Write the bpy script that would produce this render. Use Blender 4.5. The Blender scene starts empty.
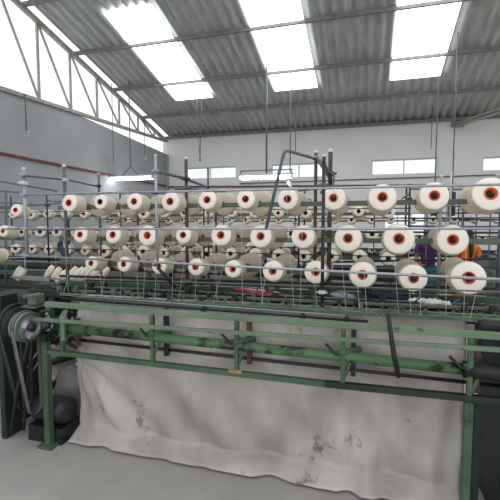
import bpy, math, random
from mathutils import Vector, Matrix
random.seed(7)
R = math.radians
scn = bpy.context.scene
col = scn.collection
# ------------------------------------------------------------------ camera
F = 400.0; YAW = 16.5; PITCH = 4.15; CAM = Vector((0, 0, 1.65))
cd = bpy.data.cameras.new('camera'); cam = bpy.data.objects.new('camera', cd); col.objects.link(cam)
cd.sensor_width = 36; cd.lens = 36 * F / 500; cd.clip_start = .05
cam.location = CAM; cam.rotation_euler = (R(90 - PITCH), 0, R(YAW))
scn.camera = cam
RM = cam.rotation_euler.to_matrix()
def ray(px, py): return RM @ Vector((px - 250, 250 - py, -F))
def P(px, py, Y):                       # point of the plane y = Y
    d = ray(px, py); return CAM + d * (Y / d.y)
def PX(px, py, X):                      # point of the plane x = X
    d = ray(px, py); return CAM + d * (X / d.x)
def depth(p): return -(RM.transposed() @ (p - CAM)).z

# ------------------------------------------------------------------ materials
def mat(name, c, rough=.6, metal=0, var=.12, scale=8, bump=0, c2=None, bscale=None, wave=None, spots=None, emit=0, stretch=None, coat=0):
    m = bpy.data.materials.new(name); m.use_nodes = True
    nt = m.node_tree; N = nt.nodes; L = nt.links
    b = N['Principled BSDF']
    b.inputs['Roughness'].default_value = rough; b.inputs['Metallic'].default_value = metal
    tc = N.new('ShaderNodeTexCoord'); mp = N.new('ShaderNodeMapping'); L.new(tc.outputs['Object'], mp.inputs[0])
    if stretch: mp.inputs['Scale'].default_value = stretch
    nz = N.new('ShaderNodeTexNoise'); nz.inputs['Scale'].default_value = scale; nz.inputs['Detail'].default_value = 6
    L.new(mp.outputs[0], nz.inputs['Vector'])
    cr = N.new('ShaderNodeValToRGB')
    cc = c2 or tuple(v * (1 - var * 2) for v in c)
    cr.color_ramp.elements[0].position = .35; cr.color_ramp.elements[1].position = .65
    cr.color_ramp.elements[0].color = (*cc, 1); cr.color_ramp.elements[1].color = (*c, 1)
    L.new(nz.outputs[0], cr.inputs[0]); out = cr.outputs[0]
    if spots:                            # grease, rust or chipped paint
        sc_, thr, sc = spots
        n2 = N.new('ShaderNodeTexNoise'); n2.inputs['Scale'].default_value = sc_; n2.inputs['Detail'].default_value = 8
        n2.inputs['Roughness'].default_value = .7; L.new(mp.outputs[0], n2.inputs['Vector'])
        r2 = N.new('ShaderNodeValToRGB'); r2.color_ramp.elements[0].position = thr; r2.color_ramp.elements[1].position = thr + .06
        L.new(n2.outputs[0], r2.inputs[0])
        mx = N.new('ShaderNodeMixRGB'); L.new(r2.outputs[0], mx.inputs[0]); L.new(out, mx.inputs[1]); mx.inputs[2].default_value = (*sc, 1)
        out = mx.outputs[0]
    L.new(out, b.inputs['Base Color'])
    if coat: b.inputs['Coat Weight'].default_value = coat
    if bump:
        bp = N.new('ShaderNodeBump'); bp.inputs['Strength'].default_value = bump; bp.inputs['Distance'].default_value = .01
        if wave:
            w = N.new('ShaderNodeTexWave'); w.bands_direction = wave; w.inputs['Scale'].default_value = bscale or 60
            w.inputs['Distortion'].default_value = 1.5; L.new(tc.outputs['Object'], w.inputs[0]); L.new(w.outputs[1], bp.inputs['Height'])
        else:
            n3 = N.new('ShaderNodeTexNoise'); n3.inputs['Scale'].default_value = bscale or 30; L.new(mp.outputs[0], n3.inputs['Vector']); L.new(n3.outputs[0], bp.inputs['Height'])
        L.new(bp.outputs[0], b.inputs['Normal'])
    if emit:
        b.inputs['Emission Color'].default_value = (*c, 1); b.inputs['Emission Strength'].default_value = emit
    return m
M = {}
M['yarn'] = mat('cream yarn', (.67, .585, .475), .9, var=.04, scale=5, bump=.35, wave='Y', bscale=55)  # body tone lowered to carry the shade on the cone sides
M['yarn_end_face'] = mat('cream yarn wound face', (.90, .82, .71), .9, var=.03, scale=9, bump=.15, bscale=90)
M['orange'] = mat('orange paper cone', (.78, .13, .035), .6, var=.12)
M['red'] = mat('red paper cone', (.55, .03, .022), .6, var=.12)
M['navy'] = mat('navy paper cone', (.012, .012, .045), .5, var=.1)
M['core_shade'] = mat('shaded core inside', (.03, .018, .015), .8, var=.1)  # near-black colour standing for the shade inside the core tube
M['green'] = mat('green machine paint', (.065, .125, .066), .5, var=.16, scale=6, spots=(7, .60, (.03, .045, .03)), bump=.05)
M['lightgreen'] = mat('pale green machine paint', (.155, .225, .14), .5, var=.13, scale=5, spots=(12, .60, (.05, .07, .045)))
M['roller'] = mat('green roller paint worn black', (.085, .19, .08), .38, var=.08, scale=4, spots=(3.2, .53, (.018, .02, .018)), bump=.03)
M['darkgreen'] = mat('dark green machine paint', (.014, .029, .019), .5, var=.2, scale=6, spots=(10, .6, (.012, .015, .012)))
M['creelgreen'] = mat('grey green bar paint', (.115, .145, .10), .55, var=.12, scale=9)
M['steel'] = mat('dull steel', (.42, .44, .48), .4, .5, var=.12, scale=20)
M['darksteel'] = mat('oily dark steel', (.045, .045, .05), .4, .5, var=.2, scale=20)
M['greypaint'] = mat('grey pipe paint', (.13, .14, .16), .5, .1, var=.15, scale=14)
M['brown'] = mat('rusty brown steel', (.14, .085, .065), .7, .2, var=.2, scale=20)
M['cap'] = mat('pale plastic cap', (.66, .66, .62), .6)
M['black'] = mat('black rubber', (.012, .012, .013), .5, var=.2)
M['slack'] = mat('dusty thread', (.40, .39, .35), .9, var=.1)
M['thread'] = mat('cream thread', (.80, .76, .68), .9, var=.05)
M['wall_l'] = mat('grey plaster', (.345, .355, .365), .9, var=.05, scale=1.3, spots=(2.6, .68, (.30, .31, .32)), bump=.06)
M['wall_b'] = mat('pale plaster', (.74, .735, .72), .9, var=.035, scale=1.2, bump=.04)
M['redpaint'] = mat('dull red pipe paint', (.24, .055, .06), .6, var=.15)
M['roof'] = mat('weathered grey green roof sheet', (.52, .54, .515), .6, .1, var=.14, scale=3, stretch=(4, .6, 1))
M['trusspaint'] = mat('pale dusty steel', (.42, .38, .34), .7, .1, var=.15)
M['purlin'] = mat('grey dusty steel', (.22, .22, .21), .7, .2, var=.15)
M['frame'] = mat('white window frame', (.72, .72, .70), .6, var=.05)
M['floor'] = mat('concrete floor', (.40, .375, .35), .8, var=.09, scale=2.2, spots=(5, .63, (.22, .19, .165)), bump=.1)
M['sheet'] = mat('grey white sheeting', (.53, .49, .46), .5, var=.09, scale=2.6, c2=(.34, .30, .275), spots=(3.4, .61, (.22, .165, .125)), bump=.9, bscale=9, stretch=(1, 1, .8))
M['clothgrey'] = mat('grey cloth', (.36, .34, .325), .85, var=.15, scale=6, bump=.4, bscale=9)
M['clothwhite'] = mat('white lint cloth', (.72, .68, .62), .9, var=.1, scale=20, bump=.4, bscale=20)
M['clothred'] = mat('crimson cloth', (.42, .02, .06), .8, var=.1, scale=20)
M['clothnavy'] = mat('navy cloth', (.012, .014, .04), .8, var=.1, scale=20)
M['clothblue'] = mat('pale blue bag plastic', (.42, .50, .56), .4, var=.15, scale=20)
M['clothorange'] = mat('orange garment', (.78, .20, .02), .8, var=.12, scale=9, bump=.2)
M['clothpurple'] = mat('purple patterned garment', (.12, .03, .14), .8, c2=(.02, .02, .10), scale=16, spots=(14, .62, (.42, .09, .24)))
M['clothteal'] = mat('teal garment', (.02, .20, .22), .8, c2=(.02, .05, .14), scale=14)
M['skin'] = mat('brown skin', (.22, .11, .065), .55, var=.06)
M['hair'] = mat('black hair', (.01, .009, .009), .45, var=.2)
M['cardboard'] = mat('tan masking tape', (.42, .27, .12), .8)
M['belt'] = mat('grey drive belt', (.13, .12, .115), .5, var=.15, scale=12)
M['teal'] = mat('teal cloth', (.05, .13, .17), .8, c2=(.03, .04, .10), scale=9)
# fluorescent tube, skylight, glass
def emis(name, c, s):
    m = bpy.data.materials.new(name); m.use_nodes = True; nt = m.node_tree; nt.nodes.clear()
    e = nt.nodes.new('ShaderNodeEmission'); e.inputs[0].default_value = (*c, 1); e.inputs[1].default_value = s
    o = nt.nodes.new('ShaderNodeOutputMaterial'); nt.links.new(e.outputs[0], o.inputs[0]); return m
M['tube'] = emis('lit fluorescent tube', (.93, .97, 1), 16)
M['added_roof_light'] = emis('added glowing roof panel', (.95, .98, 1), 5.0)  # glow of the roof panels added to brighten the hall
m = bpy.data.materials.new('window glass'); m.use_nodes = True; nt = m.node_tree; nt.nodes.clear()
a_ = nt.nodes.new('ShaderNodeBsdfTransparent'); g_ = nt.nodes.new('ShaderNodeBsdfGlossy'); g_.inputs['Roughness'].default_value = .1
mx_ = nt.nodes.new('ShaderNodeMixShader'); mx_.inputs[0].default_value = .06; o_ = nt.nodes.new('ShaderNodeOutputMaterial')
a_.inputs[0].default_value = (.95, .97, .97, 1)
nt.links.new(a_.outputs[0], mx_.inputs[1]); nt.links.new(g_.outputs[0], mx_.inputs[2]); nt.links.new(mx_.outputs[0], o_.inputs[0])
M['glass'] = m

# ------------------------------------------------------------------ mesh builder
class MB:
    def __init__(s): s.v = []; s.f = []; s.mi = []; s.sm = []; s.cur = 0; s.smooth = False
    def _add(s, vs, fs, smooth=None):
        n = len(s.v); s.v += [tuple(v) for v in vs]
        for f in fs: s.f.append([i + n for i in f]); s.mi.append(s.cur); s.sm.append(s.smooth if smooth is None else smooth)
    def box(s, c, d, rot=None):
        c = Vector(c); vs = []
        for x in (-1, 1):
            for y in (-1, 1):
                for z in (-1, 1):
                    v = Vector((x * d[0] / 2, y * d[1] / 2, z * d[2] / 2))
                    if rot: v = rot @ v
                    vs.append(c + v)
        s._add(vs, [(0, 1, 3, 2), (4, 6, 7, 5), (0, 4, 5, 1), (2, 3, 7, 6), (0, 2, 6, 4), (1, 5, 7, 3)], False); return s
    def bar(s, a, b, w, h):              # square section between two points: w across, h high
        a = Vector(a); b = Vector(b); d = (b - a); l = d.length; d.normalize()
        up = Vector((0, 0, 1)) if abs(d.z) < .9 else Vector((0, 1, 0))
        x = d.cross(up).normalized(); z = x.cross(d)
        s.box((a + b) / 2, (w, l, h), Matrix((x, d, z)).transposed()); return s
    def path(s, pts, r, n=8, cap=True):
        pts = [Vector(p) for p in pts]; rs = r if isinstance(r, (list, tuple)) else [r] * len(pts)
        vs = []; prev = None
        for i, p in enumerate(pts):
            t = (pts[min(i + 1, len(pts) - 1)] - pts[max(i - 1, 0)]).normalized()
            if prev is None:
                up = Vector((0, 0, 1)) if abs(t.z) < .9 else Vector((1, 0, 0)); x = t.cross(up).normalized()
            else: x = (prev - t * prev.dot(t)).normalized()
            prev = x; y = t.cross(x)
            for k in range(n):
                a = 2 * math.pi * k / n; vs.append(p + (x * math.cos(a) + y * math.sin(a)) * rs[i])
        fs = []
        for i in range(len(pts) - 1):
            for k in range(n):
                k2 = (k + 1) % n; fs.append((i * n + k, i * n + k2, (i + 1) * n + k2, (i + 1) * n + k))
        s._add(vs, fs, True)
        if cap:
            m = len(s.v) - len(vs); s.f.append([m + k for k in range(n)][::-1]); s.f.append([m + (len(pts) - 1) * n + k for k in range(n)])
            s.mi += [s.cur] * 2; s.sm += [False] * 2
        return s
    def tube(s, a, b, r, n=10): return s.path([a, b], r, n)
    def lathe(s, prof, o=(0, 0, 0), axis=(0, -1, 0), n=28, smooth=True, mats=None):  # prof: (distance along axis, radius)
        o = Vector(o); ax = Vector(axis).normalized(); up = Vector((0, 0, 1)) if abs(ax.z) < .9 else Vector((1, 0, 0))
        x = ax.cross(up).normalized(); y = ax.cross(x); vs = []
        for (h, r) in prof:
            for k in range(n):
                a = 2 * math.pi * k / n; vs.append(o + ax * h + (x * math.cos(a) + y * math.sin(a)) * r)
        base = len(s.v); s.v += [tuple(v) for v in vs]
        for i in range(len(prof) - 1):
            for k in range(n):
                k2 = (k + 1) % n
                s.f.append([base + i * n + k, base + (i + 1) * n + k, base + (i + 1) * n + k2, base + i * n + k2]); s.mi.append(mats[i] if mats else s.cur); s.sm.append(smooth)
        return s
    def grid(s, fn, nu, nv, smooth=True):
        vs = [fn(i / nu, j / nv) for i in range(nu + 1) for j in range(nv + 1)]
        fs = [(i * (nv + 1) + j, (i + 1) * (nv + 1) + j, (i + 1) * (nv + 1) + j + 1, i * (nv + 1) + j + 1) for i in range(nu) for j in range(nv)]
        s._add(vs, fs, smooth); return s
    def blob(s, c, r, n=10, jit=0):
        c = Vector(c); vs = []; m = n
        for i in range(n + 1):
            th = math.pi * i / n
            for k in range(m):
                a = 2 * math.pi * k / m; q = 1 + random.uniform(-jit, jit)
                vs.append((c.x + r[0] * q * math.sin(th) * math.cos(a), c.y + r[1] * q * math.sin(th) * math.sin(a), c.z + r[2] * q * math.cos(th)))
        s._add(vs, [(i * m + k, (i + 1) * m + k, (i + 1) * m + (k + 1) % m, i * m + (k + 1) % m) for i in range(n) for k in range(m)], True); return s
    def build(s, name, mats, parent=None, thick=0, bevel=0, origin=None):
        me = bpy.data.meshes.new(name)
        if origin is None:
            if parent is None:
                xs = [v[0] for v in s.v]; ys = [v[1] for v in s.v]; zs = [v[2] for v in s.v]
                origin = ((min(xs) + max(xs)) / 2, (min(ys) + max(ys)) / 2, min(zs))
            else: origin = (0, 0, 0)
        org = Vector(origin)
        me.from_pydata([tuple(Vector(v) - org) for v in s.v], [], s.f)
        for mm in (mats if isinstance(mats, list) else [mats]): me.materials.append(M[mm] if isinstance(mm, str) else mm)
        for p, i, q in zip(me.polygons, s.mi, s.sm): p.material_index = i; p.use_smooth = q
        me.update()
        o = bpy.data.objects.new(name, me); col.objects.link(o)
        o.location = org
        if parent is not None:
            o.parent = parent; bpy_world_fix(o, parent, org)
        if thick: md = o.modifiers.new('thick', 'SOLIDIFY'); md.thickness = thick; md.offset = 0
        if bevel: md = o.modifiers.new('bevel', 'BEVEL'); md.width = bevel; md.segments = 2; md.limit_method = 'ANGLE'
        return o
WL = {}
def bpy_world_fix(o, parent, org):       # parents here only carry locations
    o.location = org - WL.get(parent.name, Vector((0, 0, 0))); WL[o.name] = Vector(org)
def empty(name, loc):
    o = bpy.data.objects.new(name, None); o.empty_display_size = .1; col.objects.link(o); o.location = loc; WL[o.name] = Vector(loc); return o
def tag(o, label, cat=None, group=None, kind=None):
    if label: o['label'] = label
    if cat: o['category'] = cat
    if group: o['group'] = group
    if kind: o['kind'] = kind
    return o
def struct(name, mb, m, parent=None, **k):
    o = mb.build(name, m, parent, origin=(0, 0, 0), **k) if parent is None else mb.build(name, m, parent, **k)
    if parent is None: o['kind'] = 'structure'
    return o
ORD = ['first', 'second', 'third', 'fourth', 'fifth', 'sixth', 'seventh', 'eighth', 'ninth', 'tenth', 'eleventh', 'twelfth', 'thirteenth', 'fourteenth',
       'fifteenth', 'sixteenth', 'seventeenth', 'eighteenth', 'nineteenth', 'twentieth', 'twenty-first', 'twenty-second', 'twenty-third', 'twenty-fourth',
       'twenty-fifth', 'twenty-sixth', 'twenty-seventh', 'twenty-eighth', 'twenty-ninth', 'thirtieth']

# ------------------------------------------------------------------ setting
WY = 12.0; WX = -6.42; RX = 8.0
def roofz(y): return 4.36 + .26 * (WY - y)
struct('floor', MB().box((.8, 6, -.05), (15.6, 14, .1)), 'floor')
# far wall with window openings
wins = []     # x0, x1, z0, z1
def wrect(a, b):  # from picture corners (left-top, right-bottom) on the far wall
    p = P(a[0], a[1], WY); q = P(b[0], b[1], WY); return (p.x, q.x, q.z, p.z)
wins = [wrect((183.5, 168), (236, 178)), wrect((271, 164.5), (327, 177)), wrect((371.5, 160), (438, 173.5)), wrect((483, 157), (545, 169.5)), wrect((384, 213), (425, 241))]
xs = sorted({WX - .12, RX} | {w[0] for w in wins} | {w[1] for w in wins})
zs = sorted({0, roofz(WY)} | {w[2] for w in wins} | {w[3] for w in wins})
b = MB()
for i in range(len(xs) - 1):
    for j in range(len(zs) - 1):
        cx = (xs[i] + xs[i + 1]) / 2; cz = (zs[j] + zs[j + 1]) / 2
        if any(w[0] < cx < w[1] and w[2] < cz < w[3] for w in wins): continue
        b.box((cx, WY + .12, cz), (xs[i + 1] - xs[i], .24, zs[j + 1] - zs[j]))
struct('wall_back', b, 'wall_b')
for k, w in enumerate(wins):
    e = empty('window_%d' % (k + 1), ((w[0] + w[1]) / 2, WY + .12, w[2])); e['kind'] = 'structure'
    f = MB(); t = .035; y = WY + .1
    f.box(((w[0] + w[1]) / 2, y, w[2] + t / 2), (w[1] - w[0], .06, t)); f.box(((w[0] + w[1]) / 2, y, w[3] - t / 2), (w[1] - w[0], .06, t))
    n = 2 if k < 4 else 3
    for q in range(n + 1):
        x = w[0] + t / 2 + (w[1] - w[0] - t) * q / n; f.box((x, y, (w[2] + w[3]) / 2), (t, .05, w[3] - w[2]))
    f.build('window_frame', 'frame', e)
    MB().box(((w[0] + w[1]) / 2, y + .01, (w[2] + w[3]) / 2), (w[1] - w[0] - .02, .008, w[3] - w[2] - .02)).build('window_pane', 'glass', e)
# left wall, top edge rising slightly towards the camera, open gable above it
b = MB(); ya, yb, yc = WY, 7.6, -1
for (y0, z0), (y1, z1) in (((ya, 3.84), (yb, 4.08)), ((yb, 4.08), (yc, 4.10))):
    vs = []
    for x in (WX - .24, WX):
        vs += [(x, y0, 0), (x, y1, 0), (x, y1, z1), (x, y0, z0)]
    b._add(vs, [(0, 3, 2, 1), (4, 5, 6, 7), (0, 1, 5, 4), (3, 7, 6, 2), (0, 4, 7, 3), (1, 2, 6, 5)], False)
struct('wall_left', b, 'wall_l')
struct('wall_right', MB().box((RX + .1, 6.5, 2.2), (.2, 11, 4.4)), 'wall_b')
# roof: corrugated sheet from the far wall up to its open end above the front machine
b = MB(); pitch = .21; nx = int((RX + .3 - WX) / pitch * 6)
def rf(u, v):
    x = WX + .12 + u * (RX - WX); y = WY + .3 - v * (WY + .3 - 4.6)
    return (x, y, roofz(y) + .03 + .036 * math.sin(2 * math.pi * x / pitch))
b.grid(rf, nx, 6)
struct('ceiling', b, 'roof', thick=.006)
b = MB()
k = 0
for y in (11.9, 10.6, 9.2, 7.8, 6.4, 5.0):
    k += 1
    struct('trim_%d' % k, MB().box(((WX + RX) / 2, y, roofz(y) - .045), (RX - WX, .05, .08)), 'purlin')
struct('trim_7', MB().tube(PX(0, 153, WX + .03), PX(166, 186, WX + .03), .026, 8), 'redpaint')
struct('trim_8', MB().tube(P(168, 187, WY - .04), P(520, 184.5, WY - .04), .026, 8), 'redpaint')
struct('trim_9', MB().tube(P(240, 183.5, WY - .03), P(520, 174, WY - .03), .016, 6), 'greypaint')
struct('trim_10', MB().box((WX + .05, WY - .05, 1.9), (.08, .08, 3.8)), 'wall_l')

k = 4 + 1
for x0 in (-5.0, -2.3, .4, 3.1, 5.8):          # emissive panels added under the roof sheet to light the hall
    k += 1; y0, y1 = 9.95, 6.9
    b = MB(); b._add([(x0, y0, roofz(y0) - .03), (x0 + 1.05, y0, roofz(y0) - .03), (x0 + 1.05, y1, roofz(y1) - .03), (x0, y1, roofz(y1) - .03)], [(0, 1, 2, 3)], False)
    struct('window_%d' % k, b, 'added_roof_light', thick=.006)  # shares the window numbering, but is an added light panel

# open gable truss over the left wall
tr = empty('roof_truss', (WX + .05, 9, 4.1)); tag(tr, 'pale dusty steel roof truss over the left wall, lit from behind by the sky', 'truss')
c0 = PX(168.5, 142, WX + .02); c1 = PX(68, 110, WX + .02); dch = (c1 - c0)
c2 = c0 + dch * 1.6
MB().bar(c0, c2, .09, .07).build('bottom_chord', 'trusspaint', tr)
def chord(y): t = (y - c0.y) / dch.y; return c0 + dch * t
def top(y): return Vector((WX + .02, y, roofz(y) - .12))
MB().bar(top(11.95), top(4.7), .08, .09).build('top_chord', 'trusspaint', tr)
for i, y in enumerate((11.2, 10.3, 9.4, 8.5, 7.6, 6.7)):
    MB().bar(chord(y), top(y), .04, .04).build('web_member', 'trusspaint', tr)
    MB().bar(chord(y), top(y - .9), .035, .035).build('web_member', 'trusspaint', tr)
tr = empty('roof_brace', P(458, 124, 11.8)); tag(tr, 'pale steel roof brace pair at the upper right meeting the far wall', 'roof brace')
for dy in (0, 2.5):
    MB().bar(P(455, 124 + dy, 11.85), P(560, 88 + dy * 2.5, 9.4), .05, .05).build('brace_bar', 'trusspaint', tr)
MB().box(P(458, 124, 11.9), (.3, .1, .12)).build('gusset_plate', 'purlin', tr)

# ------------------------------------------------------------------ hanging lights and wires
def fixture(pl, pr, hook, label):
    a = P(pl[0], pl[1], 9.0); c = P(pr[0], pr[1], 9.0); z = (a.z + c.z) / 2; mid = (a + c) / 2
    e = empty('tube_light', (mid.x, 9, z)); tag(e, label, 'hanging light', 'fluorescent lights over the hall')
    MB().box((mid.x, 9, z + .055), (c.x - a.x, .2, .04)).build('housing', 'frame', e)
    MB().box((mid.x, 9.0, z + .075), (c.x - a.x + .06, .04, .02)).build('mounting_rail', 'greypaint', e)
    for dy in (-.055, .055):
        t = MB().tube((a.x + .03, 9 + dy, z), (c.x - .03, 9 + dy, z), .034, 10).build('lamp_tube', 'tube', e)
    for x in (a.x + .015, c.x - .015): MB().box((x, 9, z + .005), (.03, .15, .06)).build('lamp_holder', 'cap', e)
    return e, mid, z
e, mid, z = fixture((111, 179.5), (153, 177.5), None, 'lit fluorescent tube light hung by a forked wire near the left wall')
h = P(130.5, 166, 9); w = MB(); w.tube((h.x - .24, 9, z + .08), h, .011, 6); w.tube((h.x + .24, 9, z + .08), h, .011, 6); w.build('suspension_fork', 'greypaint', e)
MB().tube(h, (h.x, 9, roofz(9)), .012, 6).build('suspension_wire', 'greypaint', e)
e, mid, z = fixture((240, 178.5), (292, 176.5), None, 'lit fluorescent tube light hung by a rigid pipe before the second window')
h = P(266.5, 171, 9); MB().tube((h.x, 9, z + .08), (h.x, 9, roofz(9)), .022, 8).build('suspension_pipe', 'greypaint', e)
q = MB().bar((mid.x - .62, 9.02, h.z + .02), (mid.x + .62, 9.02, h.z + .02), .02, .025)
for s in (-.6, .6): q.bar((mid.x + s, 9.02, h.z + .02), (mid.x + s, 9.02, z + .06), .02, .02)
q.build('hanger_bar', 'greypaint', e)
def hang(px, y1, Y, label, r=.009, hook=False, X=None):
    p = PX(px, y1, X) if X else P(px, y1, Y)
    topz = (4.1 if X and p.y < 8.9 else roofz(p.y))
    e = empty('hanging_wire', p); tag(e, label, 'wire')
    MB().tube(p, (p.x, p.y, topz - .05), r, 6).build('wire', 'greypaint', e)
    if hook:
        MB().path([(p.x + .05 * math.sin(a * .5), p.y, p.z - .05 + .05 * math.cos(a * .5)) for a in range(0, 10)], .012, 6).build('hook', 'cap', e)
hang(26.5, 131, None, 'thin wire with a pale hook hanging on the left wall', .012, True, X=WX + .1)
hang(113.5, 163, None, 'thin bare wire hanging on the left wall behind the forked light', .008, False, X=WX + .12)
hang(145, 156, 10.5, 'thin pale wire end hanging to the right of the forked light', .009, True)
hang(290, 181, 9.2, 'thin conduit hanging just right of the pipe-hung light', .014)
hang(295.5, 153, 10.4, 'short thin rod hanging above the bent pipe corner', .012)
hang(431, 149, 11.2, 'thin rod hanging down the far wall over the widest window', .011)
hang(361, 118, 11.0, 'very short wire stub under the roof near the centre', .008)
e = empty('hanging_cable', P(200, 160, 9.6)); tag(e, 'pair of thin cables converging to a point before the first window', 'cable')
p = P(200, 160, 9.6)
for d in (-.09, .07): MB().tube(p, (p.x + d, 9.6, roofz(9.6) - .05), .009, 6).build('cable_strand', 'greypaint', e)
MB().blob(p, (.03, .03, .04)).build('cable_knot', 'greypaint', e)
e = empty('pendant_bulb', P(288.5, 182, 9.2)); tag(e, 'small pale lamp head on the end of the thin conduit', 'lamp')
p = P(288, 181, 9.2); MB().lathe([(0, .02), (.03, .05), (.13, .035), (.2, .02)], p, (.5, 0, -1), 12).build('lamp_head', 'clothblue', e)

# ------------------------------------------------------------------ yarn cones
L0 = .145
def cone_proto(core):
    # unit cone: base centre at origin, nose towards -Y, nose radius 1 (scaled), base radius 1.28
    b = MB(); b.cur = 0
    prof = [(0, .29), (-.001, .98), (.008, 1.09), (.020, 1.14), (.040, 1.14), (L0 * .6, 1.09), (L0 - .016, 1.04), (L0 - .006, 1.02), (L0 - .001, .96), (L0 + .001, .5), (L0 - .001, .36)]
    S = .07
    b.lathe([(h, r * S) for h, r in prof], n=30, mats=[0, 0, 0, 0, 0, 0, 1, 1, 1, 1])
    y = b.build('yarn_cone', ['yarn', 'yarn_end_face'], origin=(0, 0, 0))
    c = MB()
    c.lathe([(.004, .016), (-.003, .017), (-.003, .021), (.01, .022), (L0 + .002, .028), (L0 + .006, .027), (L0 + .007, .0235), (L0 - .002, .0205), (L0 - .05, .017)], n=20)
    c.lathe([(L0 - .034, .0185), (L0 - .035, .001)], n=20, mats=[1])  # dark disc painted as the shaded inside of the tube
    cc = c.build('core_tube', [core, 'core_shade'], origin=(0, 0, 0)); cc.parent = y
    return y
PROT = {k: cone_proto(k) for k in ('orange', 'red', 'navy')}
used = {}
FWD = Vector((0, -1, 0))
def cone(nose, r, core, label, group, back=False, tilt=7, yaw=0, thread=None, length=1.0):
    src = PROT[core]
    if core not in used: o = src; used[core] = 1; kids = list(src.children)
    else:
        o = src.copy(); col.objects.link(o); kids = []
        for ch in src.children:
            if ch.name.startswith('core_tube'):
                c = ch.copy(); col.objects.link(c); c.parent = o; kids.append(c)
    for k_ in list(o.keys()): del o[k_]
    s = r / .07
    o.scale = (s, length, s)
    eul = (R(-tilt), 0, R(yaw + (180 if back else 0)))
    o.rotation_euler = eul
    from mathutils import Euler
    m3 = Euler(eul).to_matrix()
    o.location = Vector(nose) - m3 @ Vector((0, -L0 * length, 0))
    tag(o, label, 'yarn cone', group)
    if thread:
        sc = Matrix.Diagonal((s, length, s)); inv = (m3 @ sc).inverted()
        b = MB(); b.path(thread, .0007, 4, False); b.v = [tuple(inv @ (Vector(v) - o.location)) for v in b.v]
        t = b.build('yarn_end', 'thread', origin=(0, 0, 0)); t.parent = o
    return o
D = 2.7; LB = .22                       # nose plane and distance back to the carrying bar
rowdef = {
 'top': ([(68.7, 202.7, 8.4, 'r'), (100, 201.8, 6.9, 'n'), (134, 201.5, 7.9, 'r'), (170, 201.5, 8.7, 'r'), (207, 199.8, 8.5, 'r'), (245.5, 199, 8.4, 'r'), (287.5, 199, 9.3, 'r'),
          (333.5, 198, 10.6, 'o'), (382.5, 197, 12.4, 'o'), (434.5, 195.5, 13.2, 'o'), (491, 193.5, 16.6, 'o')], (91, 207.2), (475, 201.5)),
 'middle': ([(80, 234.5, 7.6, 'r'), (112.7, 234.7, 8, 'r'), (147.3, 235.3, 9.3, 'o'), (183, 235, 7.6, 'r'), (220.7, 235, 9.5, 'o'), (260.5, 236.3, 9.9, 'o'), (302.7, 236.5, 10.4, 'o'),
             (348, 238.3, 12, 'o'), (399, 238.8, 13.9, 'o'), (453, 239.8, 14.2, 'o')], (101, 238.8), (425, 241)),
 'bottom': ([(91, 263.3, 6.6, 'r'), (123.5, 264.2, 7, 'r'), (158.7, 266, 7.2, 'o'), (195.5, 267, 7.6, 'r'), (232.7, 269, 7.9, 'o'), (272.7, 271, 9.3, 'o'), (315.5, 272, 10.2, 'o'),
             (362.7, 274.8, 11.8, 'r'), (413.5, 278, 12.5, 'r'), (468.8, 277.8, 16, 'r')], (110, 263.5), (470, 279))}
rods = {'top': ((25, 194.8), (500, 184.5)), 'middle': ((2, 229), (500, 228.7)), 'bottom': ((25, 255.8), (500, 279.5))}
RODY = 2.5
core_k = {'r': 'red', 'o': 'orange', 'n': 'navy'}
core_w = {'r': 'red', 'o': 'orange', 'n': 'dark navy'}
def lerpx(a, c, x): t = (x - a.x) / (c.x - a.x); return a + (c - a) * t
barpts = {}
for row, (lst, ba, bb) in rowdef.items():
    A = P(*ba, D + LB); B = P(*bb, D + LB); barpts[row] = (A, B)
    ra, rb = (P(*q, RODY) for q in rods[row])
    for i, (px, py, rp, ck) in enumerate(lst):
        n = P(px, py, D); dep = depth(n)
        r = 1.08 * rp * dep / F / (1 + .12 * ((px - 250) / 250) ** 2)
        bz = lerpx(A, B, n.x).z
        tilt = math.degrees(math.atan2(n.z - bz, LB))
        rd = lerpx(ra, rb, n.x + .03); gx = n.x + random.uniform(-.05, .05)
        if row == 'bottom': th = [n + Vector((0, -.012, 0)), Vector((n.x + .01, RODY - .006, rd.z + .012)), Vector((gx, 2.42, 1.11))]
        else: th = [n + Vector((0, -.012, 0)), Vector((n.x + .03, RODY - .008, rd.z + .008)), Vector((gx + .06, 2.43, 1.12))]
        ln = .92 if px < 240 else .80
        cone(n, r, core_k[ck], 'cream yarn cone with %s core, %s from left in the %s front row' % (core_w[ck], ORD[i], row),
             'yarn cones facing out on the front creel', tilt=tilt, yaw=0, thread=th, length=ln)
        rb_ = random.uniform(.072, .088) if px < 330 else random.uniform(.076, .088)
        if row == 'bottom' and px < 300: rb_ *= .95
        cone(Vector((n.x + random.uniform(-.012, .012), D + 2 * LB + .06, n.z + .0)), rb_, random.choice(['red', 'orange']),
             'cream yarn cone facing away behind the %s cone of the %s front row' % (ORD[i], row), 'yarn cones on the back of the front creel', back=True, tilt=tilt)

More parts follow.
